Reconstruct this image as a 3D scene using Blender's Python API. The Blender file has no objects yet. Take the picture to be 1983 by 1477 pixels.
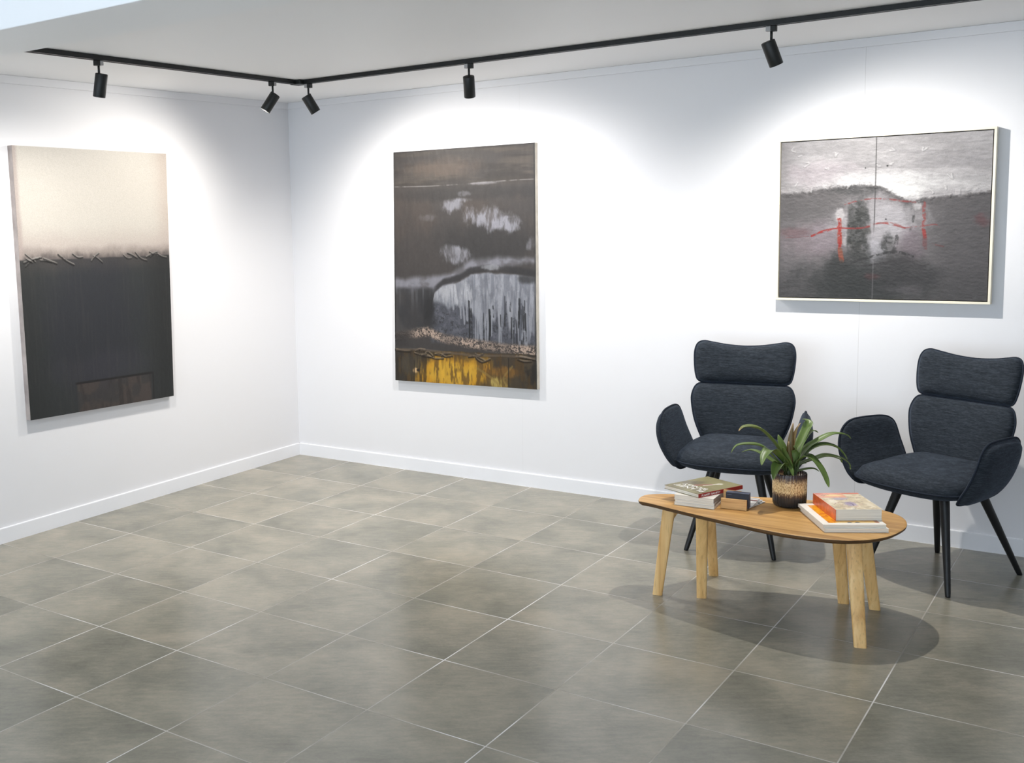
import bpy, bmesh, math, random
import numpy as np
from mathutils import Vector, Matrix

S = bpy.context.scene
COL = S.collection
random.seed(7)

# ------------------------------------------------------------------ camera
cd = bpy.data.cameras.new('camera'); cam = bpy.data.objects.new('camera', cd); COL.objects.link(cam)
cam.location = (4.74197, -5.66076, 1.63256)
cam.rotation_euler = (1.453417, 0.029106, 0.649028)
cd.sensor_fit = 'HORIZONTAL'; cd.sensor_width = 36.0
cd.lens = 36.0 * 2094.992 / 1983.0
cd.shift_x = 324.9 / 1983.0
cd.shift_y = -73.57 / 1983.0
cd.clip_start = 0.05
S.camera = cam

# ------------------------------------------------------------------ world / exposure
W_STRENGTH = 3.0
world = bpy.data.worlds.new('daylight'); S.world = world; world.use_nodes = True
bg = world.node_tree.nodes['Background']
bg.inputs[0].default_value = (0.76, 0.88, 1.0, 1); bg.inputs[1].default_value = W_STRENGTH
S.view_settings.view_transform = 'Standard'; S.view_settings.look = 'None'
S.view_settings.gamma = 1.0; S.view_settings.use_curve_mapping = False
S.view_settings.exposure = 0.28
LAMP_W = 92.0

# ------------------------------------------------------------------ helpers
def lin(c):
    c = np.asarray(c, float)
    return np.where(c <= 0.04045, c / 12.92, ((c + 0.055) / 1.055) ** 2.4)
def rgb(r, g, b):
    v = lin(np.array([r, g, b]) / 255.0); return (float(v[0]), float(v[1]), float(v[2]), 1.0)

class NT:
    """short-hand for building node trees"""
    def __init__(s, name):
        s.m = bpy.data.materials.new(name); s.m.use_nodes = True
        s.t = s.m.node_tree; s.b = s.t.nodes['Principled BSDF']
    def n(s, typ, ins=None, **kw):
        nd = s.t.nodes.new(typ)
        for k, v in kw.items(): setattr(nd, k, v)
        for k, v in (ins or {}).items(): s.set(nd.inputs[k], v)
        return nd
    def set(s, sock, v):
        if isinstance(v, bpy.types.NodeSocket): s.t.links.new(v, sock)
        else: sock.default_value = v
    def out(s, nd, k=0): return nd.outputs[k]
    def math(s, op, a, b=0.0, c=None):
        nd = s.n('ShaderNodeMath', operation=op); s.set(nd.inputs[0], a); s.set(nd.inputs[1], b)
        if c is not None: s.set(nd.inputs[2], c)
        return nd.outputs[0]
    def coord(s, k='Object'): return s.n('ShaderNodeTexCoord').outputs[k]
    def mapping(s, vec, scale=(1, 1, 1), loc=(0, 0, 0), rot=(0, 0, 0)):
        return s.n('ShaderNodeMapping', {'Vector': vec, 'Scale': scale, 'Location': loc, 'Rotation': rot}).outputs[0]
    def noise(s, vec, scale, detail=4, rough=0.55, dist=0.0):
        return s.n('ShaderNodeTexNoise', {'Vector': vec, 'Scale': scale, 'Detail': detail, 'Roughness': rough, 'Distortion': dist}).outputs[0]
    def ramp(s, fac, stops):
        nd = s.n('ShaderNodeValToRGB', {'Fac': fac}); e = nd.color_ramp.elements
        while len(e) < len(stops): e.new(0.5)
        for i, (p, c) in enumerate(stops): e[i].position = p; e[i].color = c
        return nd.outputs[0]
    def mix(s, fac, a, b, blend='MIX'):
        nd = s.n('ShaderNodeMix', data_type='RGBA', blend_type=blend)
        s.set(nd.inputs[0], fac); s.set(nd.inputs[6], a); s.set(nd.inputs[7], b); return nd.outputs[2]
    def bump(s, h, strength=0.2, dist=0.01):
        nd = s.n('ShaderNodeBump', {'Height': h, 'Strength': strength, 'Distance': dist})
        s.t.links.new(nd.outputs[0], s.b.inputs['Normal'])
    def fin(s, color=None, rough=0.5, spec=0.5, metallic=0.0):
        if color is not None: s.set(s.b.inputs['Base Color'], color)
        s.set(s.b.inputs['Roughness'], rough); s.set(s.b.inputs['Specular IOR Level'], spec); s.set(s.b.inputs['Metallic'], metallic)
        return s.m

def plain(name, c, rough=0.5, spec=0.5, var=0.06, scale=30, metallic=0.0, bump=0.0):
    t = NT(name); v = t.coord(); nz = t.noise(v, scale)
    lo = tuple(x * (1 - var) for x in c[:3]) + (1,); hi = tuple(min(1, x * (1 + var)) for x in c[:3]) + (1,)
    col = t.ramp(nz, [(0.3, lo), (0.7, hi)])
    if bump: t.bump(nz, bump, 0.002)
    return t.fin(col, rough, spec, metallic)

def link(name, me, mat=None, parent=None, smooth=False):
    o = bpy.data.objects.new(name, me); COL.objects.link(o)
    if mat is not None:
        for m in (mat if isinstance(mat, (list, tuple)) else [mat]): me.materials.append(m)
    if parent is not None: o.parent = parent
    if smooth:
        for p in me.polygons: p.use_smooth = True
    return o
def obj(name, bm, mat=None, parent=None, smooth=False):
    bmesh.ops.recalc_face_normals(bm, faces=bm.faces)
    me = bpy.data.meshes.new(name); bm.to_mesh(me); bm.free()
    return link(name, me, mat, parent, smooth)
def thing(name, label, cat, loc=(0, 0, 0), rz=0.0, group=None):
    o = bpy.data.objects.new(name, None); COL.objects.link(o); o.empty_display_size = 0.05
    o.location = loc; o.rotation_euler = (0, 0, rz)
    return tag(o, label, cat, group)
def tag(o, label, cat, group=None):
    o['label'] = label; o['category'] = cat
    if group: o['group'] = group
    return o
def struct(o): o['kind'] = 'structure'; return o

def box(bm, lo, hi, bev=0.0, seg=2, M=None, mi=0):
    lo = Vector(lo); hi = Vector(hi)
    r = bmesh.ops.create_cube(bm, size=1.0)
    vs = r['verts']
    for v in vs:
        v.co = Vector([(lo[i] + hi[i]) / 2 + v.co[i] * (hi[i] - lo[i]) for i in range(3)])
    fs = list({f for v in vs for f in v.link_faces})
    if bev > 0:
        es = list({e for v in vs for e in v.link_edges})
        rr = bmesh.ops.bevel(bm, geom=es, offset=bev, segments=seg, affect='EDGES', profile=0.5)
        fs = list({f for f in rr['faces']} | {f for f in fs if f.is_valid})
        vs = list({v for f in fs for v in f.verts})
    for f in fs: f.material_index = mi
    if M is not None:
        for v in vs: v.co = M @ v.co
    return vs
def quad(bm, pts):
    return bm.faces.new([bm.verts.new(p) for p in pts])
def tube(bm, path, radii, n=12, cap=True, mi=0, squash=None, up=None):
    """sweep of circles along a path"""
    P = [Vector(p) for p in path]
    if not isinstance(radii, (list, tuple)): radii = [radii] * len(P)
    rings = []; prev = None
    for i, p in enumerate(P):
        t = (P[min(i + 1, len(P) - 1)] - P[max(i - 1, 0)]).normalized()
        if prev is None:
            a = Vector(up) if up else (Vector((0, 0, 1)) if abs(t.z) < 0.9 else Vector((1, 0, 0)))
        else: a = prev
        a = (a - t * a.dot(t)).normalized(); b = t.cross(a); prev = a
        rings.append([bm.verts.new(p + radii[i] * (math.cos(2 * math.pi * k / n) * a + math.sin(2 * math.pi * k / n) * b)) for k in range(n)])
    for i in range(len(rings) - 1):
        for k in range(n):
            f = bm.faces.new([rings[i][k], rings[i][(k + 1) % n], rings[i + 1][(k + 1) % n], rings[i + 1][k]]); f.material_index = mi
    if cap:
        bm.faces.new(list(reversed(rings[0]))).material_index = mi; bm.faces.new(rings[-1]).material_index = mi
    return rings
def closed_tube(bm, path, r, n=6):
    P = [Vector(p) for p in path]; N = len(P); rings = []
    c = sum(P, Vector()) / N
    for i, p in enumerate(P):
        t = (P[(i + 1) % N] - P[i - 1]).normalized(); a = (p - c); a = (a - t * a.dot(t)).normalized(); b = t.cross(a)
        rings.append([bm.verts.new(p + r * (math.cos(2 * math.pi * k / n) * a + math.sin(2 * math.pi * k / n) * b)) for k in range(n)])
    for i in range(N):
        for k in range(n):
            bm.faces.new([rings[i][k], rings[i][(k + 1) % n], rings[(i + 1) % N][(k + 1) % n], rings[(i + 1) % N][k]])
def lathe(bm, prof, n=48, center=(0, 0, 0), rib=0.0, ribs=0):
    rings = []
    for (r, z) in prof:
        ring = []
        for k in range(n):
            a = 2 * math.pi * k / n; rr = r + (rib * math.cos(ribs * a) if ribs and r > 0.03 else 0)
            ring.append(bm.verts.new((center[0] + rr * math.cos(a), center[1] + rr * math.sin(a), center[2] + z)))
        rings.append(ring)
    for i in range(len(rings) - 1):
        for k in range(n):
            bm.faces.new([rings[i][k], rings[i][(k + 1) % n], rings[i + 1][(k + 1) % n], rings[i + 1][k]])
    return rings
def catmull(pts, per=8, closed=False):
    P = [np.array(p, float) for p in pts]; n = len(P); out = []
    rng = range(n) if closed else range(n - 1)
    for i in rng:
        if closed: p0, p1, p2, p3 = P[i - 1], P[i], P[(i + 1) % n], P[(i + 2) % n]
        else: p0, p1, p2, p3 = P[max(i - 1, 0)], P[i], P[i + 1], P[min(i + 2, n - 1)]
        for k in range(per):
            t = k / per
            out.append(0.5 * ((2 * p1) + (-p0 + p2) * t + (2 * p0 - 5 * p1 + 4 * p2 - p3) * t * t + (-p0 + 3 * p1 - 3 * p2 + p3) * t ** 3))
    if not closed: out.append(P[-1])
    return out
def cushion(bm, outline, mapf, thick, back=None, rings=9, p=3.2):
    """padded shape: closed 2-D outline, front bulge = thick, back bulge = back; mapf(u, v, w) -> xyz. returns the rim"""
    back = thick if back is None else back
    N = len(outline); c = np.mean(outline, axis=0)
    def layer(sgn, T):
        L = []
        for i in range(1, rings + 1):
            f = (i / rings) ** 0.8; h = T * max(0.0, 1 - f ** p) ** 0.5
            if i == rings: h = 0.0
            L.append([(c + (q - c) * f, sgn * h) for q in outline])
        return L
    rimv = [bm.verts.new(mapf(q[0], q[1], 0.0)) for q in outline]
    for sgn, T in ((1, thick), (-1, back)):
        L = layer(sgn, T); V = []
        for i, l in enumerate(L):
            V.append(rimv if i == rings - 1 else [bm.verts.new(mapf(q[0], q[1], h)) for q, h in l])
        cv = bm.verts.new(mapf(c[0], c[1], sgn * T))
        for k in range(N):
            bm.faces.new([cv, V[0][k], V[0][(k + 1) % N]])
            for i in range(rings - 1):
                bm.faces.new([V[i][k], V[i + 1][k], V[i + 1][(k + 1) % N], V[i][(k + 1) % N]])
    return [v.co.copy() for v in rimv]

# ------------------------------------------------------------------ materials
def wall_material(name, base, seams=()):
    t = NT(name); v = t.coord(); nz = t.noise(v, 3.0, 5); fine = t.noise(v, 220.0, 3)
    col = t.mix(t.math('MULTIPLY', nz, 0.25), base, tuple(x * 0.965 for x in base[:3]) + (1,))
    sep = t.n('ShaderNodeSeparateXYZ', {'Vector': v})
    for s, amt in seams:                                       # board joints in the lining
        d = t.math('ABSOLUTE', t.math('SUBTRACT', sep.outputs[0], s)); k = t.math('LESS_THAN', d, 0.0012)
        col = t.mix(t.math('MULTIPLY', k, amt), col, rgb(150, 148, 145))
    t.bump(fine, 0.06, 0.002)
    return t.fin(col, 0.55, 0.3)
WHITE = rgb(223, 223, 226)
M_wall = wall_material('wall_paint', WHITE)
M_wallb = wall_material('wall_lining_paint', WHITE, ((1.732, .10), (3.561, .30)))
M_ceil = wall_material('ceiling_paint', rgb(243, 243, 244))
M_trim = plain('trim_gloss', rgb(230, 231, 235), 0.3, 0.45, 0.01, 5)
M_black = plain('black_powdercoat', rgb(26, 28, 28), 0.45, 0.4, 0.1, 60)
M_blackrail = plain('black_track', rgb(22, 24, 25), 0.4, 0.4, 0.1, 40)
M_grey = plain('grey_plastic', rgb(170, 168, 168), 0.4, 0.4, 0.05, 40)
M_copper = plain('copper_contact', rgb(150, 100, 60), 0.35, 0.5, 0.05, 40, 0.9)
M_blackleg = plain('black_lacquered_wood', rgb(20, 22, 24), 0.42, 0.4, 0.1, 25)

def floor_material():
    t = NT('floor_tiles'); v = t.coord()
    sep = t.n('ShaderNodeSeparateXYZ', {'Vector': v})
    tx, ty, ox, oy = 0.45, 0.482636, 1.790267, -3.391962
    fx = t.math('DIVIDE', t.math('SUBTRACT', sep.outputs[0], ox), tx); fy = t.math('DIVIDE', t.math('SUBTRACT', sep.outputs[1], oy), ty)
    def edge(f, size):
        w = t.math('ABSOLUTE', t.math('SUBTRACT', f, t.math('ROUND', f))); return t.math('MULTIPLY', w, size)
    d = t.math('MINIMUM', edge(fx, tx), edge(fy, ty))
    grout = t.n('ShaderNodeMapRange', {0: d, 1: 0.0014, 2: 0.0026, 3: 1.0, 4: 0.0}).outputs[0]
    cell = t.n('ShaderNodeCombineXYZ', {0: t.math('FLOOR', fx), 1: t.math('FLOOR', fy)}).outputs[0]
    wn = t.n('ShaderNodeTexWhiteNoise', {'Vector': cell}, noise_dimensions='3D')
    jit = t.n('ShaderNodeVectorMath', {0: wn.outputs[1]}, operation='SCALE'); jit.inputs[3].default_value = 23.0
    pv = t.n('ShaderNodeVectorMath', {0: v, 1: jit.outputs[0]}, operation='ADD').outputs[0]
    cloud = t.noise(pv, 3.2, 5, 0.55, 0.3)
    streak = t.noise(t.mapping(t.mapping(pv, rot=(0, 0, -0.62)), (8, 27, 1)), 2.0, 6, 0.62)
    grain = t.noise(pv, 95, 3, 0.6)
    f = t.math('ADD', t.math('MULTIPLY', cloud, 0.62), t.math('ADD', t.math('MULTIPLY', streak, 0.26), t.math('MULTIPLY', grain, 0.12)))
    f = t.math('ADD', f, t.math('MULTIPLY', t.math('SUBTRACT', wn.outputs[0], 0.5), 0.05))
    col = t.ramp(f, [(0.32, rgb(102, 100, 89)), (0.45, rgb(127, 123, 110)), (0.57, rgb(150, 143, 128)), (0.70, rgb(168, 158, 141))])
    hue = t.noise(pv, 1.9, 3); col = t.mix(t.math('MULTIPLY', hue, 0.35), col, rgb(124, 129, 120))
    gl = t.noise(v, 2.1, 3)
    gcol = t.ramp(gl, [(0.36, rgb(146, 141, 130)), (0.5, rgb(178, 174, 167)), (0.64, rgb(216, 215, 214))])
    col = t.mix(grout, col, gcol)
    t.bump(t.math('MULTIPLY', grout, -1.0), 0.15, 0.0008)
    rough = t.math('ADD', 0.245, t.math('MULTIPLY', grout, 0.35))
    return t.fin(col, rough, 0.5)
M_floor = floor_material()

def fabric(name, c):
    t = NT(name); v = t.coord()
    weave = t.noise(t.mapping(v, (70, 70, 420)), 1.0, 3, 0.6); slub = t.noise(t.mapping(v, (22, 22, 170)), 1.0, 4, 0.65)
    f = t.math('ADD', t.math('MULTIPLY', weave, 0.5), t.math('MULTIPLY', slub, 0.5))
    col = t.ramp(f, [(0.36, tuple(x * 0.55 for x in c[:3]) + (1,)), (0.5, c), (0.64, tuple(x * 1.75 for x in c[:3]) + (1,))])
    t.bump(f, 0.5, 0.004)
    m = t.fin(col, 0.9, 0.15)
    t.b.inputs['Sheen Weight'].default_value = 0.25; t.b.inputs['Sheen Roughness'].default_value = 0.5
    t.b.inputs['Sheen Tint'].default_value = rgb(120, 135, 160)
    return m
M_fab = fabric('navy_weave', rgb(41, 46, 52))
M_pipe = plain('navy_piping', rgb(36, 42, 52), 0.85, 0.15, 0.2, 200)

def wood(name, c1, c2, c3, axis='X', rough=0.45, scale=1.0):
    t = NT(name); v = t.coord()
    sc = {'X': (1.2, 26, 26), 'Z': (26, 26, 1.6), 'Y': (26, 1.2, 26)}[axis]
    mv = t.mapping(v, tuple(q * scale for q in sc))
    g = t.noise(mv, 1.0, 6, 0.6, 0.6); pores = t.noise(t.mapping(v, tuple(q * 6 * scale for q in sc)), 1.0, 2, 0.5)
    col = t.ramp(g, [(0.32, c1), (0.5, c2), (0.66, c3)])
    col = t.mix(t.n('ShaderNodeMapRange', {0: pores, 1: 0.58, 2: 0.72, 3: 0.0, 4: 0.45}).outputs[0], col, tuple(x * 0.6 for x in c1[:3]) + (1,))
    t.bump(pores, 0.08, 0.001)
    return t.fin(col, rough, 0.4)
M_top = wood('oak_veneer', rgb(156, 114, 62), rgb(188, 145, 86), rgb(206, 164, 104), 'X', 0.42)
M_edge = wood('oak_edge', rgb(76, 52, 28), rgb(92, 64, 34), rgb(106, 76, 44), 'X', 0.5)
M_leg = wood('solid_oak', rgb(204, 156, 94), rgb(228, 184, 120), rgb(238, 200, 140), 'Z', 0.45)
M_block = wood('oak_block', rgb(190, 142, 86), rgb(212, 166, 108), rgb(222, 180, 122), 'X', 0.45, 2.0)

def vcol_material(name, rough=0.5, spec=0.4, noise=0.10, nscale=260, stretch=(1, 1, 1)):
    t = NT(name); a = t.n('ShaderNodeAttribute', attribute_name='paint').outputs[0]
    nz = t.noise(t.mapping(t.coord(), stretch), nscale, 3, 0.6)
    k = t.n('ShaderNodeMapRange', {0: nz, 1: 0.3, 2: 0.7, 3: 1 - noise, 4: 1 + noise}).outputs[0]
    sc = t.n('ShaderNodeVectorMath', {0: a}, operation='SCALE'); t.set(sc.inputs[3], k)
    t.bump(nz, 0.15, 0.002)
    return t.fin(sc.outputs[0], rough, spec)
M_paint = vcol_material('oil_and_wax_paint', 0.55, 0.35)
M_print = vcol_material('printed_cover', 0.28, 0.5, 0.03)
M_canvas = plain('raw_canvas_edge', rgb(214, 206, 192), 0.8, 0.2, 0.12, 18)
M_purple = plain('paint_stained_edge', rgb(176, 165, 160), 0.8, 0.2, 0.25, 9)

# ------------------------------------------------------------------ the room
FX, FY, HC = 6.6, -7.5, 2.392
LY = FY
def slab(name, lo, hi, mat, bev=0.0):
    bm = bmesh.new(); box(bm, lo, hi, bev); return struct(obj(name, bm, mat))
slab('floor', (-0.2, FY, -0.1), (FX, 0.2, 0.0), M_floor)
slab('wall_left', (-0.12, LY, 0), (0, 0.12, HC), M_wall)
slab('wall_back', (0, 0, 0), (FX, 0.12, HC), M_wallb)
slab('wall_right_unseen', (FX, FY, 0), (FX + 0.12, 0.12, HC), M_wall)  # unseen wall, added to shut out daylight from the right side
slab('ceiling', (-0.12, FY, HC), (FX, 0.12, HC + 0.1), M_ceil)
slab('trim_1', (0.0005, -3.50, 2.25), (FX, -3.17, HC - 0.0005), M_ceil, 0.004)                 # dropped beam

def skirting(name, along, L):
    bm = bmesh.new(); prof = [(0, 0), (0.011, 0), (0.011, 0.077), (0.010, 0.080), (0.008, 0.081), (0, 0.081)]
    rows = []
    for s in (0.0, L):
        rows.append([bm.verts.new((s, -a, z) if along == 'x' else (a, -s, z)) for a, z in prof])
    n = len(prof)
    for k in range(n): bm.faces.new([rows[0][k], rows[0][(k + 1) % n], rows[1][(k + 1) % n], rows[1][k]])
    bm.faces.new(rows[0]); bm.faces.new(list(reversed(rows[1])))
    return struct(obj(name, bm, M_trim))
skirting('baseboard_back', 'x', FX); skirting('baseboard_left', 'y', -LY)
slab('trim_2', (0.0, -0.010, 2.350), (FX, -0.0002, HC - 0.0005), M_wall, 0.0015)                 # ceiling battens
slab('trim_3', (0.0002, LY, 2.350), (0.010, -0.0102, HC - 0.0005), M_wall, 0.0015)

# ------------------------------------------------------------------ lighting track
TX, TY, TZ = 0.81, -0.865, HC - 0.001
tr = thing('lighting_track', 'long black L-shaped lighting track fixed under the ceiling along both walls', 'lighting track', (TX, TY, TZ))
def rail(bm, axis, a, b):
    # channel profile with a slot along its underside
    w, h = 0.0180, 0.022
    prof = [(-w, 0), (w, 0), (w, -h), (0.0065, -h), (0.0065, -0.006), (-0.0065, -0.006), (-0.0065, -h), (-w, -h)]
    rows = []
    for s in (a, b):
        rows.append([bm.verts.new((s, u, z) if axis == 'x' else (u, s, z)) for u, z in prof])
    n = len(prof)
    for k in range(n): bm.faces.new([rows[0][k], rows[0][(k + 1) % n], rows[1][(k + 1) % n], rows[1][k]])
    bm.faces.new(rows[0]); bm.faces.new(rows[1])
bm = bmesh.new(); rail(bm, 'x', 0.03, 5.2); obj('rail', bm, M_blackrail, tr)
bm = bmesh.new(); rail(bm, 'y', -0.03, -2.30); obj('rail', bm, M_blackrail, tr)
bm = bmesh.new(); box(bm, (-0.022, -0.05, -0.0245), (0.05, 0.022, -0.0005), 0.003); obj('corner_connector', bm, M_black, tr)
for s, e, ax in ((-1.75, -1.10, 'y'), (2.62, 4.2, 'x')):       # flat cable tucked beside the rail
    bm = bmesh.new()
    if ax == 'y': box(bm, (-0.034, s, -0.012), (-0.027, e, -0.006), 0.001)
    else: box(bm, (s, 0.027, -0.012), (e, 0.034, -0.006), 0.001)
    obj('cable', bm, M_black, tr)

t_ = NT('lamp_lens'); t_.set(t_.b.inputs['Emission Color'], (1.0, 0.93, 0.82, 1)); t_.b.inputs['Emission Strength'].default_value = 2.5
M_lens = t_.fin(t_.ramp(t_.noise(t_.coord(), 40), [(0.4, (.8, .8, .78, 1)), (0.6, (.9, .9, .88, 1))]), 0.3, 0.5)

def frame_mat(origin, zdir):
    z = Vector(zdir).normalized(); x = z.orthogonal().normalized(); y = z.cross(x)
    M = Matrix((x, y, z)).transposed().to_4x4(); M.translation = Vector(origin); return M
def spotlight(x, y, along, aim, label, flip=1, power=1.0, color=(1.0, 0.94, 0.86), stem_off=(0, 0)):
    """adapter in the track, stem and a cylindrical head whose axis (aim) points towards the wall"""
    t = thing('track_spotlight', label, 'spotlight', (x, y, HC - 0.0232), 0.0 if along == 'x' else math.pi / 2, 'track spotlights')
    c, s = (1, 0) if along == 'x' else (0, -1)
    def loc(v): return Vector((v[0] * (1 if along == 'x' else 0) + v[1] * (0 if along == 'x' else 1),
                               v[1] * (1 if along == 'x' else 0) - v[0] * (0 if along == 'x' else 1), v[2]))
    a = loc(aim).normalized()
    bm = bmesh.new(); box(bm, (-0.021 if flip > 0 else -0.001, -0.0125, -0.024), (0.001 if flip > 0 else 0.021, 0.0125, 0.0), 0.002); obj('adapter', bm, M_black, t)
    bm = bmesh.new(); box(bm, (0.0012 if flip > 0 else -0.021, -0.0115, -0.022), (0.021 if flip > 0 else -0.0012, 0.0115, -0.0005), 0.002); obj('adapter_clip', bm, M_grey, t)
    bm = bmesh.new(); tube(bm, [(0, 0, -0.020), (0, 0, -0.062)], 0.0055, 12); obj('stem', bm, M_black, t, True)
    side = a.cross(Vector((0, 0, 1))).normalized(); out = side.cross(a)
    top = Vector((0, 0, -0.056)) - out * 0.018                       # stem meets the upper rim of the head
    if out.dot(Vector((a.x, a.y, 0))) < 0: top = Vector((0, 0, -0.056)) + out * 0.018
    R, L = 0.0285, 0.106
    bm = bmesh.new(); M = frame_mat(top, a)
    lathe(bm, [(0.0, 0.0), (R - 0.004, 0.0), (R - 0.001, 0.0012), (R, 0.004), (R, L - 0.002), (R - 0.001, L), (R - 0.0035, L), (R - 0.0035, L - 0.042), (0.0, L - 0.044)], 36)
    bmesh.ops.remove_doubles(bm, verts=bm.verts, dist=1e-6); bmesh.ops.transform(bm, matrix=M, verts=bm.verts)
    h = obj('lamp_head', bm, M_black, t, True); h.data.set_sharp_from_angle(angle=0.6)
    bm = bmesh.new(); bmesh.ops.create_circle(bm, cap_ends=True, segments=28, radius=R - 0.004); bmesh.ops.transform(bm, matrix=M @ Matrix.Translation((0, 0, L - 0.041)), verts=bm.verts)
    obj('lens', bm, M_lens, h)
    ld = bpy.data.lights.new('spot_beam', 'SPOT'); ld.energy = LAMP_W * power; ld.color = color
    ld.spot_size = math.radians(162); ld.spot_blend = 1.0; ld.shadow_soft_size = 0.016
    lo = bpy.data.objects.new('spot_beam', ld); COL.objects.link(lo); lo.parent = h
    lo.matrix_local = M @ Matrix.Translation((0, 0, L + 0.001)) @ Matrix.Rotation(math.pi, 4, 'X')
    return t
spotlight(TX, -2.300, 'y', (-0.026, 0.000, -0.105), 'black track spotlight above the cream and dark painting on left wall', 1, 0.74, (1.0, 0.96, 0.90))
spotlight(TX, -1.090, 'y', (-0.042, -0.038, -0.082), 'black track spotlight tilted left, left one of the pair at the corner', 1, 0.55)
spotlight(0.878, TY, 'x', (0.034, 0.040, -0.088), 'black track spotlight tilted right, right one of the pair at the corner', -1, 0.66)
spotlight(1.912, TY, 'x', (-0.016, 0.036, -0.098), 'black track spotlight hanging nearly straight above the painting with yellow base', -1, 0.72, (1.0, 0.97, 0.95))
spotlight(3.374, TY, 'x', (0.030, 0.034, -0.104), 'black track spotlight above the framed grey and red painting, nearest the armchairs', -1, 1.0, (1.0, 0.96, 0.90))

# ------------------------------------------------------------------ painted surfaces
RNG = np.random.default_rng(11)
def vnoise(u, v, fu, fv, seed):
    r = np.random.default_rng(seed); n = 97
    g = r.random((n, n)); x = u * fu; y = v * fv
    xi = np.floor(x).astype(int); yi = np.floor(y).astype(int); fx = x - xi; fy = y - yi
    fx = fx * fx * (3 - 2 * fx); fy = fy * fy * (3 - 2 * fy)
    a = g[yi % n, xi % n]; b = g[yi % n, (xi + 1) % n]; c = g[(yi + 1) % n, xi % n]; d = g[(yi + 1) % n, (xi + 1) % n]
    return (a * (1 - fx) + b * fx) * (1 - fy) + (c * (1 - fx) + d * fx) * fy
def fbm(u, v, fu, fv, seed, oct=4, gain=0.55):
    s = 0; a = 1; t = 0
    for o in range(oct):
        s = s + a * vnoise(u, v, fu * 2 ** o, fv * 2 ** o, seed + 31 * o); t += a; a *= gain
    return s / t
def ss(a, b, x):
    t = np.clip((x - a) / (b - a), 0, 1); return t * t * (3 - 2 * t)
class Canvas:
    def __init__(s, nu, nv):
        s.u, s.v = np.meshgrid(np.linspace(0, 1, nu), np.linspace(0, 1, nv)); s.c = np.zeros((nv, nu, 3)); s.h = np.zeros((nv, nu))
    def fill(s, col, m): s.c = s.c * (1 - m[..., None]) + np.array(col, float) / 255 * m[..., None]
    def blob(s, u0, v0, ru, rv, seed, f=9, rag=0.9, soft=0.25):
        d = ((s.u - u0) / ru) ** 2 + ((s.v - v0) / rv) ** 2
        n = 0.62 * fbm(s.u, s.v, f, f, seed, 3, 0.6) + 0.38 * fbm(s.u, s.v, f * 5.3, f * 3.1, seed + 7, 4, 0.75)
        return ss(1 + soft, 1 - soft, np.sqrt(d) + rag * (n - 0.5) * 2.6)
    def stroke(s, pts, w, seed, rag=0.5, f=60):
        """polyline mask (u, v), width in u-units"""
        m = np.zeros_like(s.u); P = catmull(pts, 8)
        asp = 1.0
        for a, b in zip(P[:-1], P[1:]):
            d = b - a; L = max(1e-9, d @ d)
            t = np.clip(((s.u - a[0]) * d[0] + (s.v - a[1]) * d[1]) / L, 0, 1)
            q = np.hypot(s.u - a[0] - t * d[0], (s.v - a[1] - t * d[1]) * asp); m = np.maximum(m, ss(1.25, 0.6, q / w))
        return m * ss(rag - 0.12, rag + 0.10, fbm(s.u, s.v, f, f * .7, seed, 4, .7) + 0.05)
def painted_mesh(name, cv, corners, mat, normal, parent, k=1.0):
    """grid over the four corners TL, TR, BL, BR; height cv.h along normal"""
    nv, nu = cv.u.shape
    TL, TR, BL, BR = [np.array(c, float) for c in corners]
    U = cv.u[..., None]; V = cv.v[..., None]
    P = (TL * (1 - U) + TR * U) * (1 - V) + (BL * (1 - U) + BR * U) * V + cv.h[..., None] * np.array(normal)
    idx = np.arange(nu * nv).reshape(nv, nu)
    F = np.stack([idx[:-1, :-1], idx[1:, :-1], idx[1:, 1:], idx[:-1, 1:]], -1).reshape(-1, 4)
    me = bpy.data.meshes.new(name); me.from_pydata(P.reshape(-1, 3).tolist(), [], F.tolist()); me.update()
    a = me.color_attributes.new('paint', 'FLOAT_COLOR', 'POINT')
    rgba = np.ones((nu * nv, 4)); rgba[:, :3] = lin(np.clip(cv.c.reshape(-1, 3), 0, 1)) * k; a.data.foreach_set('color', rgba.ravel())
    return link(name, me, mat, parent, True)

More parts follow.
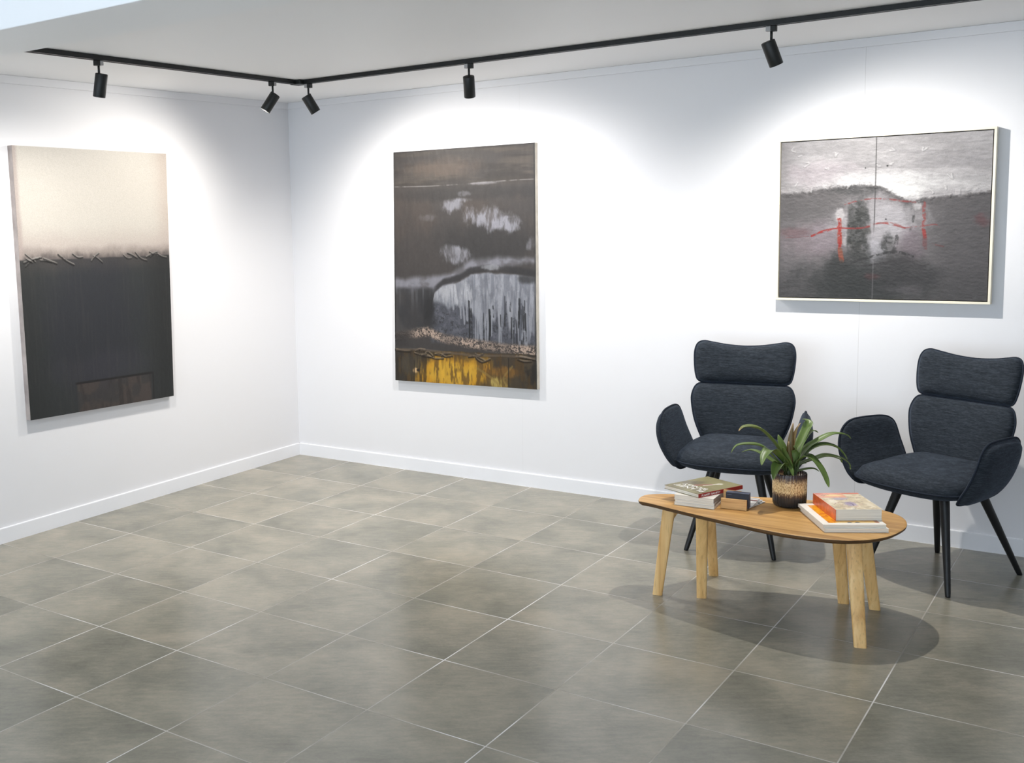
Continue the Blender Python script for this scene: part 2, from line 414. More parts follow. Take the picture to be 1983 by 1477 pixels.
def paint_one():
    C = Canvas(300, 420); u, v = C.u, C.v
    hz = 0.412 + 0.006 * (fbm(u, v * 0, 7, 1, 3) - 0.5)
    C.fill((240, 234, 224), np.ones_like(u))
    C.fill((246, 240, 231), fbm(u, v, 3, 4, 5) * 0.7)
    C.fill((222, 204, 192), 0.55 * ss(0.86, 1.0, u + 0.08 * (fbm(u, v, 4, 6, 8) - .5)))
    C.fill((226, 212, 204), 0.7 * ss(0.27, 0.37, v + 0.05 * (fbm(u, v, 5, 5, 9) - .5)))
    C.fill((176, 164, 158), 0.85 * ss(0.355, 0.40, v + 0.035 * (fbm(u, v, 12, 14, 10, 5, .7) - .5)))
    C.fill((120, 112, 110), 0.9 * ss(0.385, 0.412, v + 0.03 * (fbm(u, v, 26, 16, 12, 4, .7) - .5)))
    dark = ss(hz - 0.002, hz + 0.006, v)
    C.fill((60, 64, 66), dark)
    C.fill((84, 80, 79), dark * 0.8 * ss(0.485, 0.43, v + 0.03 * (fbm(u, v, 10, 20, 14) - .5)))
    C.fill((54, 56, 66), dark * 0.6 * C.blob(0.42, 0.68, 0.28, 0.26, 15, 5, .5, .5))
    C.fill((70, 70, 80), dark * 0.55 * C.blob(0.5, 0.84, 0.28, 0.06, 16, 6, .6, .6))
    C.fill((45, 47, 47), dark * 0.7 * ss(0.75, 0.95, u)); C.fill((50, 53, 53), dark * 0.5 * ss(0.2, 0.02, u))
    st = fbm(u, v, 90, 6, 17, 3); C.fill((92, 86, 84), dark * 0.18 * ss(0.55, 0.75, st))
    patch = ss(.30, .315, u) * ss(.835, .825, u) * ss(0.888, 0.894, v)
    C.fill((88, 79, 76), patch * (0.45 + 0.55 * ss(.35, .6, fbm(u, v, 14, 20, 21, 4))))
    C.fill((52, 50, 50), patch * 0.55 * ss(.5, .7, fbm(u, v, 30, 9, 23)))
    ln = np.maximum(ss(0.006, 0.002, abs(v - 0.889)) * ss(.29, .31, u) * ss(.85, .83, u), ss(0.006, 0.002, abs(u - .845)) * ss(0.88, .89, v))
    C.fill((38, 37, 37), ln); C.h -= ln * 0.0
    for i in range(17):                                       # twig-like ridges along the join, pale highlights painted just above each
        a = RNG.uniform(.0, .95); L = RNG.uniform(.03, .11); sl = RNG.choice([-1, 1, 1, 1]) * RNG.uniform(.10, .34) * L; bend = RNG.uniform(-.006, .006)
        y0 = hz.mean() + RNG.uniform(-0.006, 0.012); pts = [(a, y0 - sl), (a + L * .5, y0 + bend), (a + L, y0 + sl * RNG.uniform(.2, 1))]
        m = C.stroke(pts, RNG.uniform(.0028, .0042), 40 + i, 0.25); m2 = C.stroke([(q[0], q[1] - .0042) for q in pts], 0.0026, 60 + i, 0.42)
        C.h += 0.0016 * m; C.fill((46, 45, 45), 0.85 * m); C.fill((176, 170, 164), 0.6 * m2)
    C.fill((206, 190, 184), 0.75 * ss(0.035, 0.01, u + 0.02 * (fbm(u, v, 3, 9, 33) - .5)) * (1 - dark))
    C.h += 0.0008 * fbm(u, v, 60, 60, 77, 3)
    return C
def paint_two():
    C = Canvas(320, 460); u, v = C.u, C.v
    C.fill((84, 80, 79), np.ones_like(u))
    C.fill((106, 98, 91), 0.85 * ss(.17, .13, v) * ss(.3, .62, fbm(u, v, 3, 26, 2)))
    C.fill((70, 66, 64), 0.7 * ss(.17, .13, v) * ss(.5, .7, fbm(u, v, 4, 34, 3)))
    C.fill((122, 106, 96), 0.5 * C.blob(.32, .075, .3, .035, 4, 7, .7, .5))
    C.fill((94, 86, 82), 0.8 * ss(.15, .2, v) * ss(.5, .4, v) * ss(.35, .65, fbm(u, v, 5, 5, 6)))
    C.fill((66, 65, 66), 0.8 * C.blob(.75, .40, .33, .09, 7, 4, .6, .5)); C.fill((68, 67, 68), .6 * C.blob(.6, .19, .6, .025, 8, 6, .6, .5))
    hl = 0.148 + .004 * np.sin(u * 5) - .006 * ss(.4, 0, u) * 0
    C.fill((166, 162, 162), .8 * ss(.0026, .0006, abs(v - hl)) * ss(.36, .6, fbm(u, v, 22, 2, 9) + .04))
    C.fill((168, 166, 170), .75 * C.blob(.66, .150, .10, .006, 10, 14, .6, .5))
    wc = (164, 164, 173)
    rag = fbm(u, v, 40, 14, 12, 4, .7)
    def cloud(a, b, ru, rv, sd, k=.9): C.fill(wc, k * C.blob(a, b, ru, rv, sd, 13, 1.15, .55) * (.35 + .65 * ss(.30, .56, rag)) * ss(.2, .5, fbm(u, v, 7, 30, sd + 3) + .1))
    cloud(.43, .235, .055, .022, 20); cloud(.50, .215, .055, .010, 21); cloud(.52, .19, .04, .008, 22, .5)
    cloud(.66, .29, .11, .035, 23, 1); cloud(.75, .315, .10, .028, 24, 1); cloud(.84, .335, .04, .012, 25); cloud(.25, .285, .05, .012, 26, .35)
    cloud(.42, .425, .06, .022, 27, .7); cloud(.45, .445, .08, .028, 28, .9); cloud(.97, .40, .04, .022, 29, .6)
    # pale sweep across the middle
    top = np.where(u < .42, .545 - .05 * u, .545 - .021 - (u - .42) * .45); top = np.maximum(top, .455) + .03 * (fbm(u, v, 12, 3, 30) - .5)
    bot = .60 - .10 * ss(.30, .65, u) - .02 * ss(.6, 1, u) + .03 * (fbm(u, v, 26, 3, 31) - .5)
    sw = ss(top - .012, top + .018, v) * ss(bot + .018, bot - .01, v)
    C.fill((160, 160, 170), .95 * sw * (.55 + .45 * ss(.35, .6, fbm(u, v, 9, 22, 32))))
    left = ss(.42, .30, u) * ss(.575, .60, v) * ss(.80, .77, v)
    C.fill((72, 72, 75), left * (.6 + .4 * ss(.4, .6, fbm(u, v, 10, 8, 33))))
    drl = ss(.52, .72, fbm(u, v, 70, 3, 34, 2)); C.fill((126, 126, 132), left * .6 * drl * ss(.72, .58, v)); C.fill((104, 100, 98), left * .5 * ss(.45, .65, fbm(u, v, 5, 5, 35)))
    # big pale shape with drips
    edge = .655 - .17 * ss(.27, .42, u) + .015; arc = np.interp(u, [0, .27, .30, .36, .48, .56, .66, .8, 1], [.99, .70, .605, .575, .555, .525, .515, .52, .535])
    body = ss(arc, arc + .012, v + .012 * (fbm(u, v, 22, 12, 36) - .5)) * ss(.255, .29, u) * ss(.835, .80, v)
    C.fill((98, 100, 110), body)
    C.fill((126, 128, 138), body * .7 * ss(.48, .62, fbm(u, v, 46, 60, 37, 4, .75)))
    C.fill((52, 54, 58), body * .6 * ss(.58, .7, fbm(u, v, 50, 60, 38, 4, .75)) * ss(.64, .70, v))
    dripl = .635 + .05 * fbm(u, v * 0, 20, 1, 39) + .17 * ss(.52, .60, u) * vnoise(u, v * 0, 62, 1, 40) ** .8
    white = body * ss(dripl + .012, dripl - .012, v)
    C.fill((178, 181, 190), .95 * white * (.6 + .4 * ss(.3, .6, fbm(u, v, 34, 16, 41, 4, .7))))
    C.fill((200, 202, 208), .8 * white * C.blob(.45, .60, .16, .05, 42, 14, .9, .4))
    C.h += .0018 * white
    for i in range(34):                                       # runs of pale paint, unequal
        a = .40 + .58 * RNG.random() ** .8; ln = RNG.uniform(.03, .27) * (.35 if a < .56 else 1); y0 = RNG.uniform(.59, .66)
        q = RNG.uniform(-.007, .007)
        m = C.stroke([(a, y0), (a + q, y0 + ln * .5), (a + q * 1.6, y0 + ln)], RNG.uniform(.003, .008), 80 + i, .30, 34)
        m = m * ss(.84, .825, v); C.fill((172, 175, 184), .85 * m); C.h += .0012 * m
    for i in range(26):
        a = .54 + .44 * RNG.random(); y0 = RNG.uniform(.62, .72); ln = RNG.uniform(.04, .17)
        d = C.stroke([(a, y0), (a + RNG.uniform(-.006, .006), y0 + ln)], RNG.uniform(.003, .007), 140 + i, .42, 40) * ss(.84, .82, v); C.fill((42, 43, 47), .75 * d)
    C.fill((120, 123, 134), .55 * white * ss(.46, .62, fbm(u, v, 60, 9, 170, 3)))
    band = ss(arc - .034, arc - .018, v + .01 * (fbm(u, v, 24, 20, 43) - .5)) * ss(arc + .006, arc - .006, v) * ss(.28, .33, u)
    C.fill((64, 63, 65), .9 * band * (1 - .5 * ss(.62, .72, u) * ss(.85, .75, u))); C.fill((66, 66, 68), .8 * C.blob(.95, .545, .07, .022, 44, 8, .5, .4))
    C.fill((170, 172, 178), .7 * C.blob(.70, .498, .05, .010, 45, 18, .9, .4)); C.fill((50, 50, 52), .75 * C.blob(.26, .69, .05, .08, 46, 8, .6, .5))
    # speckled pink band
    pb = np.interp(u, [0, .15, .25, .35, .5, .8, 1], [.80, .785, .775, .80, .815, .835, .84])
    pm = ss(pb - .028, pb - .008, v) * ss(pb + .03, pb + .012, v); spk = ss(.46, .56, fbm(u, v, 90, 130, 47, 4, .95))
    C.fill((92, 84, 80), pm * .8); C.fill((216, 194, 178), pm * spk * ss(.08, .2, u) * (1 - .35 * ss(.6, .7, vnoise(u, v, 9, 3, 48))))
    C.fill((72, 68, 67), .7 * ss(.79, .80, v) * ss(.15, .05, u) * ss(.85, .84, v)); C.h += .0015 * pm * spk
    # ochre base
    bl = .855 + .008 * (fbm(u, v, 12, 2, 50) - .5); base = ss(bl, bl + .008, v)
    C.fill((86, 74, 58), base); C.fill((92, 80, 62), base * .8 * ss(.4, .65, fbm(u, v, 20, 12, 51)))
    och = base * C.blob(.42, .955, .30, .075, 52, 9, .55, .45); C.fill((228, 172, 48), och); C.fill((246, 200, 76), och * .8 * C.blob(.44, .95, .17, .05, 53, 12, .7, .4))
    C.fill((184, 132, 52), base * .6 * C.blob(.76, .935, .12, .02, 54, 18, .9, .5)); C.fill((226, 204, 120), base * .8 * C.blob(.745, .985, .07, .022, 55, 14, .6, .4))
    C.fill((44, 40, 34), base * .85 * ss(.86, .95, u) * ss(.3, .5, fbm(u, v, 14, 14, 56))); C.fill((62, 58, 54), base * .7 * ss(.16, .03, u))
    C.fill((104, 78, 40), base * .65 * ss(.50, .64, fbm(u, v, 38, 12, 157, 4, .7)))
    C.fill((52, 42, 28), base * .6 * ss(.56, .66, fbm(u, v, 64, 10, 57)) * ss(.42, .25, u)); C.fill((88, 84, 78), base * .6 * C.blob(.12, .93, .07, .04, 58, 14, .7, .4))
    C.fill((236, 200, 150), base * C.blob(.155, .95, .02, .012, 59, 18, .5, .4)); C.fill((48, 40, 34), base * C.blob(.175, .948, .012, .006, 60, 9, .3, .4))
    for i in range(16):
        a = RNG.uniform(0, .93); y0 = .872 + RNG.uniform(-.012, .014); L = RNG.uniform(.05, .12)
        pts = [(a, y0), (a + L * .45, y0 + RNG.uniform(-.012, .016)), (a + L, y0 + RNG.uniform(-.010, .012))]
        m = C.stroke(pts, RNG.uniform(.003, .0055), 200 + i, .3); m2 = C.stroke([(q[0], q[1] - .005) for q in pts], .003, 220 + i, .42)
        C.fill((56, 47, 38), .8 * m); C.fill((158, 142, 120), .65 * m2); C.h += .0018 * m
    m = C.stroke([(.0, .862), (.2, .858), (.4, .866), (.6, .872), (.8, .868), (1, .872)], .005, 238, .35); C.fill((120, 106, 92), .7 * m); C.h += .001 * m
    m = C.stroke([(.60, .925), (.68, .955), (.74, .985)], .006, 240, .1); m = np.maximum(m, C.stroke([(.84, .91), (.78, .96), (.80, .99)], .005, 241, .1)); C.fill((176, 150, 88), .6 * m)
    for a, b in ((.145, .90), (.815, .87)):
        m = ss(.005, .0015, abs(u - a)) * ss(b, b + .01, v); C.fill((40, 36, 32), .8 * m)
    C.fill((58, 56, 56), .8 * np.maximum(ss(.012, .004, u), ss(.006, .002, v))); C.fill((60, 58, 58), .7 * ss(.985, .996, u))
    C.fill((150, 150, 158), .6 * ss(.972, .985, u) * ss(.42, .46, v) * ss(.8, .7, v) * ss(.4, .6, fbm(u, v, 40, 10, 250)))
    C.c = np.clip(C.c, 0, 1) ** 1.10
    C.c *= (0.93 + .14 * fbm(u, v, 60, 20, 251))[..., None]; C.h += .0012 * fbm(u, v, 60, 40, 252, 3)
    return C
def paint_three():
    C = Canvas(400, 340); u, v = C.u, C.v
    C.fill((172, 169, 171), np.ones_like(u)); C.fill((190, 187, 189), .8 * ss(.35, .65, fbm(u, v, 5, 18, 2))); C.fill((150, 147, 150), .5 * ss(.5, .7, fbm(u, v, 4, 26, 3)))
    C.fill((142, 138, 140), .6 * ss(.10, 0, u)); C.fill((186, 176, 182), .6 * C.blob(.2, .2, .16, .08, 4, 8, .6, .5))
    C.fill((226, 225, 226), .95 * C.blob(.52, .28, .24, .065, 5, 6, .5, .6)); C.fill((238, 237, 237), .9 * C.blob(.60, .335, .11, .055, 6, 7, .4, .5)); C.fill((205, 203, 204), .6 * C.blob(.85, .30, .25, .05, 7, 8, .6, .5))
    hz = np.interp(u, [0, .12, .3, .42, .5, .56, .62, .66, .72, .85, 1], [.325, .315, .285, .285, .295, .335, .385, .392, .37, .365, .345])
    j = v + .026 * (fbm(u, v, 44, 26, 8, 4, .75) - .5); low = ss(hz - .004, hz + .022, j)
    C.fill((112, 108, 110), low); C.fill((84, 81, 82), low * .85 * ss(hz + .10, hz + .0, v) * ss(.3, .55, fbm(u, v, 22, 30, 9))); C.fill((70, 70, 71), .6 * low * C.blob(.40, .32, .12, .028, 10, 14, .7, .5))
    C.fill((88, 85, 87), low * .8 * ss(.66, .85, u)); C.fill((80, 78, 79), low * .7 * ss(.75, .95, v)); C.fill((96, 93, 94), low * .7 * C.blob(.12, .42, .2, .08, 11, 6, .6, .5))
    C.fill((140, 128, 134), low * .75 * C.blob(.19, .64, .15, .10, 12, 6, .7, .5)); C.fill((150, 140, 148), low * .5 * C.blob(.24, .60, .07, .10, 13, 8, .7, .5)); C.fill((120, 88, 92), low * .5 * C.blob(.08, .58, .07, .03, 14, 10, .7, .5))
    C.fill((166, 162, 166), low * .95 * C.blob(.50, .53, .19, .16, 15, 8, .55, .4)); C.fill((184, 181, 186), low * .8 * C.blob(.56, .52, .09, .09, 16, 8, .5, .5)); C.fill((182, 180, 187), low * .8 * C.blob(.485, .68, .05, .08, 17, 8, .5, .5))
    C.fill((204, 200, 202), low * .8 * C.blob(.305, .465, .025, .04, 18, 26, .9, .4)); C.fill((190, 186, 188), low * .7 * C.blob(.34, .64, .03, .035, 19, 26, .9, .4)); C.fill((205, 202, 204), low * .7 * C.blob(.675, .43, .02, .02, 20, 26, .9, .4))
    d1 = ss(.335, .35, u + .01 * (fbm(u, v, 8, 30, 21) - .5)) * ss(.455, .44, u + .02 * (fbm(u, v, 8, 20, 22) - .5) - .02 * ss(.45, .7, v)) * C.blob(.40, .58, .075, .19, 123, 9, .7, .4)
    C.fill((54, 55, 54), d1 * (.7 + .3 * ss(.35, .6, fbm(u, v, 40, 40, 23, 4, .75)))); C.fill((90, 88, 84), d1 * .35 * ss(.55, .68, fbm(u, v, 46, 46, 24, 4, .8)))
    C.fill((62, 62, 62), .8 * C.blob(.54, .655, .030, .06, 25, 16, .5, .4) * (.5 + .5 * ss(.4, .55, fbm(u, v, 60, 60, 26)))); C.fill((58, 57, 58), .8 * C.stroke([(.585, .61), (.58, .66), (.57, .71)], .010, 27, .46)); C.fill((64, 63, 64), .8 * C.stroke([(.66, .48), (.655, .53), (.645, .58)], .006, 28, .48))
    C.fill((120, 108, 116), .7 * C.blob(.65, .66, .06, .10, 29, 8, .5, .5))
    C.fill((52, 54, 54), low * .92 * C.blob(.42, .92, .27, .15, 30, 6, .75, .75)); C.fill((54, 55, 55), low * .85 * C.blob(.30, .80, .06, .10, 31, 8, .7, .5)); C.fill((60, 58, 60), low * .7 * C.blob(.62, .84, .14, .10, 32, 8, .7, .5)); C.fill((104, 99, 104), .4 * C.blob(.62, .94, .10, .02, 33, 12, 1., .7))
    C.fill((48, 47, 48), .8 * C.stroke([(.38, .765), (.5, .725), (.58, .705), (.66, .735)], .008, 34, .46)); C.fill((56, 54, 56), .7 * C.stroke([(.40, .80), (.5, .78), (.62, .76), (.72, .80)], .006, 35, .48))
    # red marks
    red = (178, 52, 48)
    def dry(col, k, pts, w, sd, rag): C.fill(np.array(col) * .9, k * C.stroke(pts, w, sd, rag + .07, 56))
    dry((188, 74, 58), .95, [(.302, .50), (.305, .57), (.308, .64), (.312, .71), (.32, .76)], .012, 36, .44); dry(red, .9, [(.303, .50), (.307, .60), (.309, .67)], .008, 37, .42)
    dry((150, 92, 70), .7, [(.31, .69), (.316, .73), (.32, .765)], .012, 137, .48)
    dry(red, .9, [(.165, .605), (.20, .585), (.26, .565)], .0055, 38, .38); dry(red, .9, [(.165, .60), (.23, .568), (.30, .556), (.36, .558)], .0045, 138, .38); dry((150, 56, 54), .85, [(.36, .558), (.41, .557), (.45, .548)], .006, 238, .42)
    dry((168, 70, 68), .85, [(.44, .548), (.50, .528), (.56, .538), (.62, .56)], .005, 39, .42); dry((160, 70, 70), .6, [(.62, .56), (.70, .55), (.76, .542), (.78, .56)], .004, 40, .48); dry((172, 92, 88), .6, [(.46, .535), (.54, .525), (.60, .545)], .004, 139, .48)
    dry((158, 76, 76), .8, [(.33, .408), (.38, .39), (.44, .378), (.50, .376)], .0045, 41, .42); dry((158, 76, 76), .8, [(.50, .378), (.56, .386), (.62, .398), (.665, .405)], .006, 141, .45)
    dry((160, 64, 62), .75, [(.705, .41), (.708, .48), (.707, .55)], .009, 42, .46); dry(red, .8, [(.703, .55), (.709, .58), (.714, .62)], .009, 43, .45); dry((126, 66, 68), .55, [(.714, .62), (.715, .70)], .011, 44, .45)
    C.fill((104, 62, 66), .55 * C.blob(.965, .52, .03, .035, 45, 20, .8, .6)); dry((126, 70, 72), .5, [(.75, .66), (.80, .675)], .005, 46, .45); C.fill((104, 60, 62), .4 * C.blob(.48, .86, .035, .018, 47, 18, .8, .6)); dry((126, 74, 78), .45, [(.01, .615), (.08, .61), (.15, .605)], .003, 48, .4)
    C.fill((64, 62, 63), .8 * ss(.0035, .0015, abs(u - .474 - .002 * np.sin(v * 6))) * ss(.62, .5, v)); C.fill((140, 136, 140), .5 * ss(.0035, .0015, abs(u - .474)) * ss(.7, .8, v))
    for a, b, r in ((.425, .185, .0035), (.53, .178, .0045), (.53, .505, .004), (.535, .64, .003)):
        m = ss(1.2, .8, np.hypot(u - a, (v - b) * .85) / r); C.fill((26, 26, 28), m)
    for i in range(16):
        a, b = RNG.uniform(.03, .97), RNG.uniform(.03, .33); m = C.stroke([(a, b), (a + RNG.uniform(-.02, .02), b + RNG.uniform(.0, .03)), (a + RNG.uniform(-.02, .02), b + RNG.uniform(0, .03))], .004, 300 + i, .3)
        C.fill((212, 210, 211), .6 * m); C.h += .002 * m
    C.c *= (0.90 + .20 * fbm(u, v, 30, 90, 320, 3))[..., None]; C.h += .0016 * fbm(u, v, 60, 90, 321, 3, .7)
    C.h += .002 * ss(.5, .6, fbm(u, v, 50, 50, 322)) * np.exp(-((v - hz) / .03) ** 2)
    return C

def canvas_painting(name, label, cv, front, depth_vec, edge_mat, nrm, k=1.0):
    """front: TL, TR, BL, BR; the stretcher goes back from the front by depth_vec"""
    t = thing(name, label, 'painting', tuple(np.mean(np.array(front), axis=0) + np.array(depth_vec)))
    off = np.array(t.location)
    F = [np.array(p) - off for p in front]; D = np.array(depth_vec)
    painted_mesh('painted_face', cv, [f + np.array(nrm) * 0.0006 for f in F], M_paint, nrm, t, k)
    bm = bmesh.new(); fv = [bm.verts.new(p) for p in F]; bv = [bm.verts.new(p + D) for p in F]
    o = (0, 1, 3, 2)
    bm.faces.new([fv[i] for i in o]); bm.faces.new([bv[i] for i in reversed(o)])
    for a, b in zip(o, o[1:] + o[:1]): bm.faces.new([fv[a], bv[a], bv[b], fv[b]])
    obj('stretched_canvas', bm, edge_mat, t)
    return t
canvas_painting('abstract_painting', 'large abstract canvas, cream above and near black below, on the left wall', paint_one(),
    [(.036, -2.235, 2.038), (.036, -1.168, 2.024), (.036, -2.226, .617), (.036, -1.199, .593)], (-.0355, 0, 0), M_purple, (1, 0, 0), .47)
canvas_painting('abstract_painting', 'tall dark grey abstract canvas with white drips and yellow ochre base, on the back wall', paint_two(),
    [(.872, -.034, 2.015), (1.846, -.034, 2.014), (.846, -.034, .581), (1.847, -.034, .595)], (0, .0335, 0), M_canvas, (0, -1, 0), .50)
# framed one
pt = thing('framed_painting', 'wide grey abstract painting with red marks in a thin cream frame, above the armchairs', 'painting', (3.648, -0.001, 1.546))
cx, cz = 3.648, 1.546; x0, x1, z0, z1 = 3.183 - cx, 4.114 - cx, 1.152 - cz, 1.941 - cz
M_frame = plain('cream_frame', rgb(226, 220, 202), 0.45, 0.35, 0.03, 14)
M_gap = plain('dark_rebate', rgb(40, 36, 32), 0.8, 0.2, 0.1, 14)
bm = bmesh.new(); w = .011
for lo, hi in (((x0, -.050, z1 - w), (x1, 0, z1)), ((x0, -.050, z0), (x1, 0, z0 + w)), ((x0, -.050, z0 + w), (x0 + w, 0, z1 - w)), ((x1 - w, -.050, z0 + w), (x1, 0, z1 - w))): box(bm, lo, hi, .0015)
obj('frame', bm, M_frame, pt)
bm = bmesh.new(); box(bm, (x0 + w, -.030, z0 + w), (x1 - w, -.004, z1 - w)); obj('backing', bm, M_gap, pt)
g = w + .004
painted_mesh('painted_panel', paint_three(), [(x0 + g, -.043, z1 - g), (x1 - g, -.043, z1 - g), (x0 + g, -.043, z0 + g), (x1 - g, -.043, z0 + g)], M_paint, (0, -1, 0), pt, .56)
bm = bmesh.new(); box(bm, (x0 + g, -.0425, z0 + g), (x1 - g, -.0302, z1 - g)); obj('panel_edge', bm, M_gap, pt)

# ------------------------------------------------------------------ armchairs
def armchair(label, loc, deg):
    t = thing('armchair', label, 'chair', loc, math.radians(deg), 'armchairs by the back wall')
    def part(name, outline, mapf, th, bk, pipe=.0042, per=7, p=3.2, parent=t):
        ol = [np.array(q) for q in catmull(outline, per, True)]
        bm = bmesh.new(); rim = cushion(bm, ol, mapf, th, bk, 9, p); o = obj(name, bm, M_fab, parent, True)
        if pipe:
            bm = bmesh.new(); closed_tube(bm, rim, pipe, 6); obj('piping', bm, M_pipe, o, True)
        return o
    sym = lambda half: half + [(-x, z) for x, z in reversed(half) if abs(x) > 1e-6]
    # back rest (front faces -y)
    def bmap(x, z, w): return Vector((x, .080 + (z - .45) * .20 - .55 * x * x - w * .98, z + w * .2))
    part('backrest', sym([(0, .756), (.12, .757), (.19, .757), (.222, .742), (.238, .70), (.237, .655), (.222, .58), (.195, .51), (.165, .45), (.13, .425), (0, .42)]), bmap, .040, .030)
    part('headrest', sym([(0, .937), (.08, .942), (.15, .954), (.192, .961), (.220, .950), (.233, .915), (.233, .86), (.225, .80), (.210, .768), (.17, .759), (.08, .757), (0, .757)]), bmap, .042, .030)
    # seat
    def smap(x, y, w): return Vector((x, y, .440 + .16 * (y + .12) * (1 if y > -.12 else .15) + w))
    part('seat', sym([(0, -.335), (.10, -.330), (.19, -.305), (.245, -.25), (.262, -.17), (.25, -.07), (.22, .02), (.17, .09), (.08, .10), (0, .10)]), smap, .072, .050, .004, 7, 2.6)
    # arms: petals that flare outwards
    for s in (-1, 1):
        B0, B1, T0, T1 = map(np.array, ((.236, -.280, .402), (.192, .050, .402), (.320, -.238, .660), (.290, .072, .658)))
        def amap(a, b, w, s=s):
            p = (B0 * (1 - a) + B1 * a) * (1 - b) + (T0 * (1 - a) + T1 * a) * b
            k = math.sin(math.pi * min(1, max(0, b))) ; out = .028 * k * (0.5 + .5 * (1 - a))
            x, y, z = p; n = np.array([.90, 0, -.42])
            q = np.array([x + out, y - .012 * math.sin(math.pi * min(1, max(0, b))) * (1 - a), z]) + n * w
            return Vector((s * q[0], q[1], q[2]))
        ol = [(.03, .06), (.0, .28), (-.02, .55), (-.01, .80), (.05, .94), (.18, 1.005), (.45, 1.02), (.72, 1.01), (.88, .96), (.97, .84), (1.01, .60), (1.03, .34), (.99, .12), (.86, -.02), (.5, -.05), (.15, -.03)]
        part('armrest', ol, amap, .046, .022, .0045, 6, 3.0)
    # under-seat plate and splayed tapered legs
    bm = bmesh.new(); box(bm, (-.115, -.175, .378), (.115, .115, .3965), .005); obj('seat_plate', bm, M_blackleg, t)
    for sx, top, foot in ((-1, (.095, -.165), (.197, -.240)), (1, (.115, -.160), (.195, -.235)), (-1, (.10, .10), (.195, .262)), (1, (.10, .10), (.180, .272))):
        a = Vector((sx * top[0], top[1], .380)); b = Vector((sx * foot[0], foot[1], .0015))
        bm = bmesh.new(); pts = [a.lerp(b, k) for k in (0, .05, .5, .96, 1)]
        tube(bm, pts, [.0195, .0195, .0155, .0115, .010], 16); l = obj('leg', bm, M_blackleg, t, True); l.data.set_sharp_from_angle(angle=.9)
        bm = bmesh.new(); tube(bm, [b + Vector((0, 0, -.0015)), b + Vector((0, 0, .003))], [.0095, .0105], 16); obj('foot_glide', bm, M_black, l)
    return t
armchair('dark navy fabric armchair behind the potted plant, left of the pair', (3.129, -.434, 0), 9)
armchair('dark navy fabric armchair at the right edge, right of the pair', (4.012, -.456, 0), -26)

# ------------------------------------------------------------------ coffee table
ZT = .400
table = thing('coffee_table', 'oak coffee table with pebble-shaped top in front of the armchairs', 'table', (3.50, -1.26, 0))
OUT = [(3.003, -1.365), (2.987, -1.300), (2.998, -1.249), (3.043, -1.210), (3.12, -1.175), (3.28, -1.110), (3.455, -1.037), (3.59, -.998), (3.70, -.981), (3.80, -.984), (3.879, -1.007), (3.938, -1.048), (3.978, -1.110), (3.997, -1.190),
       (3.995, -1.261), (3.977, -1.346), (3.946, -1.414), (3.892, -1.476), (3.817, -1.517), (3.68, -1.534), (3.554, -1.520), (3.42, -1.487), (3.277, -1.449), (3.162, -1.414), (3.066, -1.383), (3.025, -1.374)]
ol = [np.array(q) - np.array([3.50, -1.26]) for q in catmull(OUT, 5, True)]
bm = bmesh.new(); cen = np.mean(ol, axis=0)
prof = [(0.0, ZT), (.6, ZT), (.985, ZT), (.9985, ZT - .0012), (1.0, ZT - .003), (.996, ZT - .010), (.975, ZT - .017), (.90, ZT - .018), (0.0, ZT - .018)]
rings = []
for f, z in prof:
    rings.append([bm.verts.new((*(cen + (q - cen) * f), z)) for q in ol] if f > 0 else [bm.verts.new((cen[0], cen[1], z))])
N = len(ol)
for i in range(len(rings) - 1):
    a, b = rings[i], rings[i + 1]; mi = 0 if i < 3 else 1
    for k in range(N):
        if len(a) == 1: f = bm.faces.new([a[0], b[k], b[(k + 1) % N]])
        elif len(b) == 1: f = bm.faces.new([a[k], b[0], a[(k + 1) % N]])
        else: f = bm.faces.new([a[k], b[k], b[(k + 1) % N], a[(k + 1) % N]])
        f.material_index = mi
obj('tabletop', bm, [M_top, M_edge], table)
def tleg(top, foot, wt, wb, dirv, bow=0.0):
    """squared, rounded leg: dirv = direction of its wider face"""
    a = Vector((top[0] - 3.5, top[1] + 1.26, ZT - .0185)); b = Vector((foot[0] - 3.5, foot[1] + 1.26, 0)); d = Vector((dirv[0], dirv[1], 0)).normalized(); e = Vector((-d.y, d.x, 0))
    bm = bmesh.new(); rows = []
    for k in np.linspace(0, 1, 9):
        c = a.lerp(b, k); w = wt + (wb - wt) * k; h = .030 + (.026 - .030) * k; row = []
        for q in range(20):
            an = 2 * math.pi * q / 20; x = math.copysign(abs(math.cos(an)) ** .55, math.cos(an)); y = math.copysign(abs(math.sin(an)) ** .55, math.sin(an))
            row.append(bm.verts.new(c + d * (x * w / 2) + e * (y * h / 2)))
        rows.append(row)
    for i in range(8):
        for q in range(20): bm.faces.new([rows[i][q], rows[i][(q + 1) % 20], rows[i + 1][(q + 1) % 20], rows[i + 1][q]])
    bm.faces.new(rows[0]); bm.faces.new(rows[-1])
    o = obj('leg', bm, M_leg, table, True); o.data.set_sharp_from_angle(angle=.7); return o
